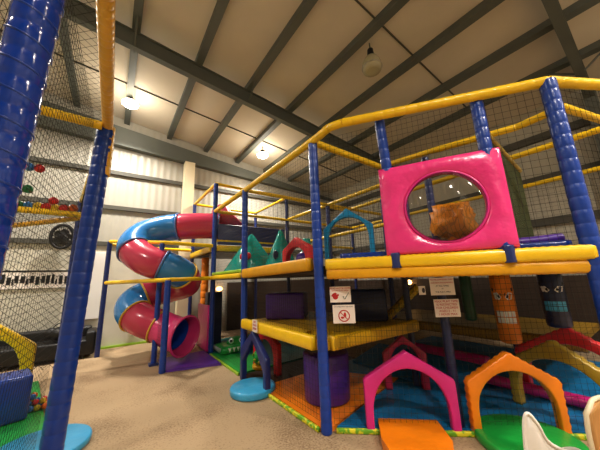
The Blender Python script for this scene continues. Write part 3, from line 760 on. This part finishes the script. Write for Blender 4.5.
soft_block((2.35, 7.45, .04), .4, .3, 1.35, 0, 'navy', 'tall narrow navy foam block under the tower behind the slide')
tag(link('padded_column', one(pad_tube, (2.3, 8.2, 0), (2.3, 8.2, 2.4), .11, .2), M['orangefoam'], None, True), 'orange brown padded column between slide and tower', 'column')
# pink canopy triangle and fish toy on the tower
bm = bmesh.new(); rows = [[bm.verts.new(q) for q in r_] for r_ in ([(2.16, 6.7, 3.15), (2.16, 7.6, 3.15), (2.95, 7.6, 3.15), (2.95, 6.7, 3.15)], [(2.2, 6.8, 3.75), (2.2, 7.4, 3.75), (2.4, 7.4, 3.75), (2.4, 6.8, 3.75)])]
skin_rings(bm, rows); bmesh.ops.bevel(bm, geom=list(bm.edges), offset=.03, segments=2, affect='EDGES')
tag(link('slide_entry_hood', bm, M['tubered'], None, True), 'dark pink hood over the slide entry on the tower', 'hood')

# ------------------------------------------------------------------ left climbing frame
lf = thing('play_structure', 'nearby soft play frame at the edge with shiny blue post and arched yellow rail', 'climbing frame', (-1.2, 3.5, 0))
LP = V((-.2, 3.59, 0)); TP = V((-.2, .85, 0)); EP = V((-.68, 7.1, 0))
link('post', one(pad_tube, (-.31, 3.55, 0), (-.215, 3.59, H), .09, .12, .05), M['blue'], lf, True); post(EP, 0, H, .06, 'darkblue', lf)
bm = bmesh.new(); T0, T1 = V((-.5, 1.67, 0)), V((-.27, 1.08, 3.55)); pad_tube(bm, T0, T1, .067, .105, .06, 24)
link('post', bm, M['blueshiny'], lf, True)
bm = bmesh.new()
ta, tb = frame_of(T1-T0)
path_tube(bm, [T0.lerp(T1, q/(34*16))+ta*(.0655*math.cos(2*PI*q/16))+tb*(.0655*math.sin(2*PI*q/16)) for q in range(34*16)], .005, 6)
link('binding_cord', bm, M['blue'], lf, True)
lp_top = [(-.2, 3.59, 3.36), (-.2, 3.52, 3.5), (-.2, 3.3, 3.55), (-.2, 2.2, 3.55), (-.2, .85, 3.55), (-.2, -1.2, 3.55)]
rail(LP+V((0, 0, 2.9)), LP+V((0, 0, H+.05)), .078, 'tan', lf, .1, 'rail'); 
rail((-.2, 3.6, 3.5), (-.2, -1.5, 3.5), .055, 'tan', lf, .07)
rail((-.25, 3.5, H), (-3.2, 3.4, H), .05, par=lf, pitch=.06); rail((-.25, 3.62, 2.42), (-3.2, 3.6, 2.44), .032, par=lf, pitch=.08)
rail((-.3, 3.7, 2.42), (-2.0, 5.6, 2.4), .032, par=lf, m='amber'); rail(LP+V((0, 0, H)), EP+V((0, 0, H)), .045, par=lf)
for p in ((-3.2, 3.5), (-3.2, .85), (-3.2, 7.0)): post(p, 0, H, .06, 'darkblue', lf)
net(lf, ((-.75, -1.2, .05), (-.42, 3.5, .05), (-.32, 3.5, 3.5), (-.5, -1.2, 3.5)), .05, .0013)
net(lf, ((-.25, 3.59, .9), (-3.2, 3.59, .9), (-3.2, 3.59, H), (-.25, 3.59, H)), .05, .002, diag=True)
net(lf, (LP+V((-.08, .1, .05)), EP+V((0, 0, .05)), EP+V((0, 0, H)), LP+V((-.08, .1, H))), .055, .002)
net(lf, ((-.25, 3.7, 2.42), (-3.2, 3.7, 2.42), (-3.2, 5.4, 2.42), (-1.6, 5.4, 2.42)), .07, .002, name='ball_net')
net(lf, ((-.25, 3.55, H), (-3.2, 3.45, H), (-3.2, .85, H), (-.25, .85, H)), .055, .0016, diag=True)
# balls resting on the upper net and caught behind the rails
bl = [(-.42, 3.72, 2.5, 'orange'), (-.5, 3.74, 2.49, 'red'), (-.57, 3.75, 2.49, 'yellow'), (-.64, 3.73, 2.49, 'red'), (-.6, 3.8, 2.58, 'red'), (-.7, 3.74, 2.49, 'yellow'), (-.78, 3.76, 2.49, 'blue'), (-.85, 3.75, 2.49, 'green'), (-.82, 3.85, 2.49, 'yellow'), (-.9, 3.85, 2.49, 'red'), (-.53, 3.84, 2.5, 'orange')]
cnt = {}
for x_, y_, z_, c_ in bl:
    tag(link('play_ball', one(ball, (x_, y_, z_+.01), .045), M['balls_'+c_], None, True), 'small %s plastic ball on the upper net of the near frame' % c_, 'ball', '%s balls on the upper net' % c_)
for x_, y_, z_, c_ in ((-.73, 3.68, 2.9, 'red'), (-.81, 3.68, 2.9, 'blue'), (-.79, 3.68, 2.66, 'green')):
    tag(link('play_ball', one(ball, (x_, y_, z_), .045), M['balls_'+c_], None, True), 'single %s plastic ball wedged high in the near net' % c_, 'ball')
# ball heap on the ground, behind the blue block
cols = ['red', 'blue', 'green', 'orange', 'yellow']
for k in range(34):
    lay = 0 if k < 20 else (1 if k < 30 else 2); kk = k if k < 20 else (k-20 if k < 30 else k-30)
    nx_ = 5 if lay == 0 else (4 if lay == 1 else 2)
    x_ = -.88+.075*(kk % nx_)+.037*lay+random.uniform(-.01, .01); y_ = 5.3+.075*(kk//nx_)+.037*lay+random.uniform(-.01, .01); z_ = .075+.062*lay
    c_ = cols[(k*3+k//4) % 5] if lay < 1 else random.choice(['yellow', 'orange', 'blue', 'red'])
    tag(link('play_ball', one(ball, (x_, y_, z_), .037, (1, 1, 1), 12, 8), M['balls_'+c_], None, True), 'small %s plastic ball in the heap on the floor of the near frame' % c_, 'ball', '%s balls heaped on the floor' % c_)
mat_poly([(-.3, 3.7), (-.9, 6.9), (-3.1, 6.9), (-3.1, 3.7)], 0, .038, 'green', 'floor_mat', 'green floor mat inside the near frame under the balls')
tag(link('entrance_mat', one(cyl, (-.44, 4.1, .0), .42, .07, 40, None, .02), M['sky'], None, True), 'light blue round mat at the foot of the big near post', 'mat')
soft_block((-1.3, 5.15, .039), 1.1, .5, .52, .25, 'blue', 'blue foam block standing in the near frame beside the balls')
tag(link('foam_arch', arch_bm((-2.12, 6.75, .04), (1, -.05), 1.15, 1.1, .66, .15, .2, .82, .12), M['yellow'], None, True), 'yellow foam arch inside the near frame behind the blue block', 'arch')

# ------------------------------------------------------------------ things on the back wall
fn = thing('wall_fan', 'round dark fan hung on the white cladding above the banner', 'fan', (-1.14, 9.0, 2.95))
bm = bmesh.new(); path_tube(bm, [(-1.14+.22*math.cos(2*PI*k/32), 8.95, 2.95+.3*math.sin(2*PI*k/32)) for k in range(32)], .04, 8, closed=True)
link('cage_ring', bm, M['blackpaint'], fn, True)
bm = bmesh.new()
for k in range(24):
    a_ = 2*PI*k/24; path_tube(bm, [(-1.14, 8.9, 2.95), (-1.14+.22*math.cos(a_), 8.95, 2.95+.3*math.sin(a_))], .007, 5)
for rr in (.08, .14, .19): path_tube(bm, [(-1.14+rr*math.cos(2*PI*k/32), 8.92, 2.95+1.25*rr*math.sin(2*PI*k/32)) for k in range(32)], .007, 5, closed=True)
link('grille', bm, M['blackpaint'], fn)
for k in range(5):
    a_ = 2*PI*k/5; bm = bmesh.new(); ball(bm, (-1.14+.1*math.cos(a_), 8.98, 2.95+.13*math.sin(a_)), .09, (1, .12, .9)); link('blade', bm, M['steeldark'], fn, True)
bm = bmesh.new(); bx(bm, -1.2, -1.08, 8.98, 9.21, 2.88, 3.02, .02); link('motor', bm, M['blackpaint'], fn, True)

bn = thing('banner', 'long narrow banner with black figures and marks on the back wall', 'banner', (-2.2, 9.24, 1.7))
link('sheet', one(bx, -3.9, -.78, 9.235, 9.265, 1.66, 2.1), M['card'], bn)
bm = bmesh.new(); xx = -3.85
while xx < -.9:
    w_ = random.uniform(.025, .08); zz = random.uniform(1.74, 1.8); h_ = random.uniform(.12, .24)
    bx(bm, xx, xx+w_, 9.229, 9.234, zz, zz+h_); bx(bm, xx-.01, xx+w_*.5, 9.229, 9.234, zz+h_*.4, zz+h_*.55)
    xx += w_+random.uniform(.015, .035)
link('black_marks', bm, M['blackpaint'], bn)
link('top_band', one(bx, -3.9, -.78, 9.230, 9.234, 2.06, 2.1), M['blackpaint'], bn)
po = thing('poster', 'white notice board with small green and teal marks on the back wall', 'poster', (-.5, 9.2, .85))
link('board', one(bx, -.85, -.2, 9.21, 9.262, .8, 2.6, .01), M['white'], po)
bm = bmesh.new(); bx(bm, -.62, -.53, 9.2, 9.208, 2.28, 2.36); bx(bm, -.68, -.58, 9.2, 9.208, 2.0, 2.12); link('square_marks', bm, M['tealink'], po)
bm = bmesh.new(); path_tube(bm, [(-.6+.12*math.cos(t_*PI/6), 9.205, 1.68+.12*math.sin(t_*PI/6)) for t_ in range(7)], .012, 6); link('arc_mark', bm, M['greenink'], po)
so = thing('sofa', 'low black leather sofa along the back wall', 'sofa', (-1.6, 8.8, 0))
link('seat', one(bx, -3.3, -.3, 8.3, 9.1, .08, .42, .05), M['black'], so, True)
link('backrest', one(bx, -3.3, -.3, 8.95, 9.2, .3, .66, .06), M['black'], so, True)
for x_ in (-.38, -3.3): link('armrest', one(bx, x_, x_+.2, 8.3, 9.1, .08, .6, .05), M['black'], so, True)
for x_ in (-3.2, -.4):
    for y_ in (8.4, 9.0): link('leg', one(cyl, (x_, y_, 0), .03, .09, 10), M['blackpaint'], so)
bg = thing('holdall_bag', 'lumpy black bag resting on the end of the sofa', 'bag', (-.85, 8.58, .43))
bm = bmesh.new(); ball(bm, (-.85, 8.58, .6), .2, (1.2, .9, .8)); ball(bm, (-.68, 8.56, .62), .13, (1, .9, 1)); ball(bm, (-1.03, 8.58, .62), .13); link('body', bm, M['black'], bg, True)
bm = bmesh.new(); path_tube(bm, [(-.85+.16*math.cos(t_*PI/8), 8.58, .7+.14*math.sin(t_*PI/8)) for t_ in range(9)], .014, 6); link('handle', bm, M['blackpaint'], bg, True)

# ------------------------------------------------------------------ chairs at the lower edge
ch = thing('cafe_chair', 'white moulded plastic chair with tall rounded back and sweeping side in the foreground', 'chair', (2.2, .74, 0))
cu_ = V((.83, -.56, 0)); cn = V((.56, .83, 0)); cc_ = V((2.2, .76, 0))
rim = catmull([(1.962, .66, .52), (1.955, .645, .7), (1.955, .63, .82), (1.965, .61, .87), (2.0, .585, .82), (2.06, .57, .72), (2.15, .53, .66), (2.27, .48, .625), (2.38, .55, .58), (2.42, .7, .48), (2.38, .84, .43)], 5)
rows = []
for p_ in rim:
    row = []
    for q in range(9):
        t_ = q/8; k_ = 1-.42*t_**1.6; z_ = p_.z*(1-t_)**1.5+.43*(1-(1-t_)**1.5)
        row.append((cc_.x+(p_.x-cc_.x)*k_, cc_.y+(p_.y-cc_.y)*k_, z_))
    row.append((cc_.x+(p_.x-cc_.x)*.3, cc_.y+(p_.y-cc_.y)*.3, .415)); row.append((cc_.x+(p_.x-cc_.x)*.03, cc_.y+(p_.y-cc_.y)*.03, .412))
    rows.append(row)
bm = bmesh.new(); vr = [[bm.verts.new(c_) for c_ in row] for row in rows]
for r0, r1 in zip(vr, vr[1:]):
    for k in range(len(r0)-1): bm.faces.new((r0[k], r0[k+1], r1[k+1], r1[k]))
so_ = link('shell', bm, M['white'], ch, True)
md_ = so_.modifiers.new('thick', 'SOLIDIFY'); md_.thickness = .014
link('rim', one(path_tube, rim, .009, 8), M['white'], ch, True)
for sx_, sy_ in ((-1, -1), (1, -1), (-1, 1), (1, 1)):
    link('leg', one(path_tube, [cc_+cu_*(.2*sx_)+cn*(.2*sy_), cc_+cu_*(.1*sx_)+cn*(.1*sy_)+V((0, 0, .41))], .014, 8), M['alu'], ch, True)
wc = thing('cafe_chair', 'wooden chair with a cream edged curved back at the frame edge', 'chair', (2.29, .27, 0))
bm = bmesh.new(); wo = V((2.285, .25, .07)); rows = []
for j, (z_, hw) in enumerate(((.5, .17), (.6, .2), (.72, .2), (.81, .19), (.85, .15))):
    rows.append([bm.verts.new(wo+cu_*(hw*(-1+k/6))+cn*(.12-.06*(-1+k/6)**2)+V((0, 0, z_))) for k in range(13)])
for r0, r1 in zip(rows, rows[1:]):
    for k in range(12): bm.faces.new((r0[k], r0[k+1], r1[k+1], r1[k]))
ob = link('backrest', bm, M['wood'], wc, True); md_ = ob.modifiers.new('t', 'SOLIDIFY'); md_.thickness = .02
edge = [wo+cu_*(hw*-1)+cn*(.06)+V((0, 0, z_)) for z_, hw in ((.5, .17), (.6, .2), (.72, .2), (.81, .19))]+[wo+cu_*(.15*(-1+k/6))+cn*(.12-.06*(-1+k/6)**2)+V((0, 0, .86)) for k in range(13)]+[wo+cu_*hw+cn*.06+V((0, 0, z_)) for z_, hw in ((.81, .19), (.72, .2), (.5, .17))]
link('cream_edge', one(path_tube, edge, .012, 8), M['cream'], wc, True)
bm = bmesh.new(); cyl(bm, wo+V((0, 0, .44))-cn*.1, .21, .025, 28, None, .008); link('seat', bm, M['wood'], wc, True)
for sx_, sy_ in ((-1, -1), (1, -1), (-1, 1), (1, 1)):
    link('leg', one(path_tube, [wo-V((0, 0, .07))+cu_*(.19*sx_)+cn*(.19*sy_-.1), wo+cu_*(.14*sx_)+cn*(.14*sy_-.1)+V((0, 0, .45))], .014, 8), M['wood'], wc, True)
for s_ in (-1, 1):
    link('back_support', one(path_tube, [wo+cu_*(.13*s_)+cn*.08+V((0, 0, .44)), wo+cu_*(.13*s_)+cn*.1+V((0, 0, .6))], .012, 8), M['wood'], wc, True)

# ------------------------------------------------------------------ lamps
def highbay(x_, y_, lit, label, power=0, drop=.12):
    z_ = roofz(x_)-drop
    t = thing('high_bay_lamp', label, 'lamp', (x_, y_, z_), None)
    link('hanger', one(cyl, (x_, y_, z_+.1), .012, drop-.1+.2, 8), M['steeldark'], t)
    link('housing', one(cyl, (x_, y_, z_), .07 if not lit else .13, .16, 24, .06 if not lit else .08, .01), M['blackpaint'], t, True)
    if lit:
        link('lit_panel', one(ball, (x_, y_, z_-.02), .2, (1, 1, .45), 24, 12), M['lamp'], t, True)
        l = bpy.data.lights.new('lamp_light', 'AREA'); l.shape = 'DISK'; l.size = .4; l.energy = power; l.color = (1, .93, .83); l.spread = 2.5
        l2 = bpy.data.lights.new('lamp_glow', 'POINT'); l2.energy = power*.2; l2.color = (1, .92, .8); l2.shadow_soft_size = .2
        lg = bpy.data.objects.new('lamp_glow', l2); C.objects.link(lg); lg.location = (x_, y_, z_-.5)
        lo = bpy.data.objects.new('lamp_light', l); C.objects.link(lo); lo.location = (x_, y_, z_-.14)
    else:
        bm = bmesh.new(); rows = []
        for q, rr in ((0, .07), (-.06, .13), (-.16, .18), (-.27, .195), (-.35, .18), (-.36, .1), (-.36, .02)):
            rows.append(ring(bm, V((x_, y_, z_+q)), V((1, 0, 0)), V((0, 1, 0)), rr, rr, 28))
        skin_rings(bm, rows, False, True); link('shade', bm, M['oldglass'], t, True)
        bm = bmesh.new(); path_tube(bm, [(x_+.195*math.cos(2*PI*k/30), y_+.195*math.sin(2*PI*k/30), z_-.28) for k in range(30)], .012, 6, closed=True)
        link('shade_rim', bm, M['alu'], t, True)
    return t
PW = 195
highbay(-.02, 7.75, True, 'bright lit lamp under the roof nearest the pale back wall', PW)
highbay(4.05, 7.75, True, 'bright lit lamp under the roof above the play tower', PW)
highbay(3.95, 2.75, False, 'unlit round glass lamp hanging from a roof beam', drop=.12)
for x_, y_ in ((-.02, -2.5), (4.05, -2.5), (-4.5, 2.5), (-4.5, 7.75), (-1, -5.5), (6.5, -4.5)):
    highbay(x_, y_, True, 'bright lit roof lamp out over the open hall floor', PW)['group'] = 'roof lamps over the open hall'
for p, lab in (((3.05, 9.1, 1.42), 'small glowing wall lamp low on the back wall under the deck'), ((8.1, 5.1, 1.42), 'small glowing wall lamp on the side wall behind the nets')):
    t = thing('wall_lamp', lab, 'lamp', p)
    bm = bmesh.new(); ball(bm, p, .11, (1, .7, .7)); link('glass', bm, M['warmlamp'], t, True)
    bm = bmesh.new(); cyl(bm, V(p)+V((0, 0, -.12)), .08, .04, 20); link('backplate', bm, M['blackpaint'], t, True)

w = bpy.data.worlds.new('world'); bpy.context.scene.world = w; w.use_nodes = True
w.node_tree.nodes['Background'].inputs[0].default_value = (.9, .8, .68, 1); w.node_tree.nodes['Background'].inputs[1].default_value = .15
sc = bpy.context.scene
sc.view_settings.view_transform = 'Standard'
sc.view_settings.look = 'None'
sc.view_settings.exposure = .12; sc.view_settings.gamma = .92
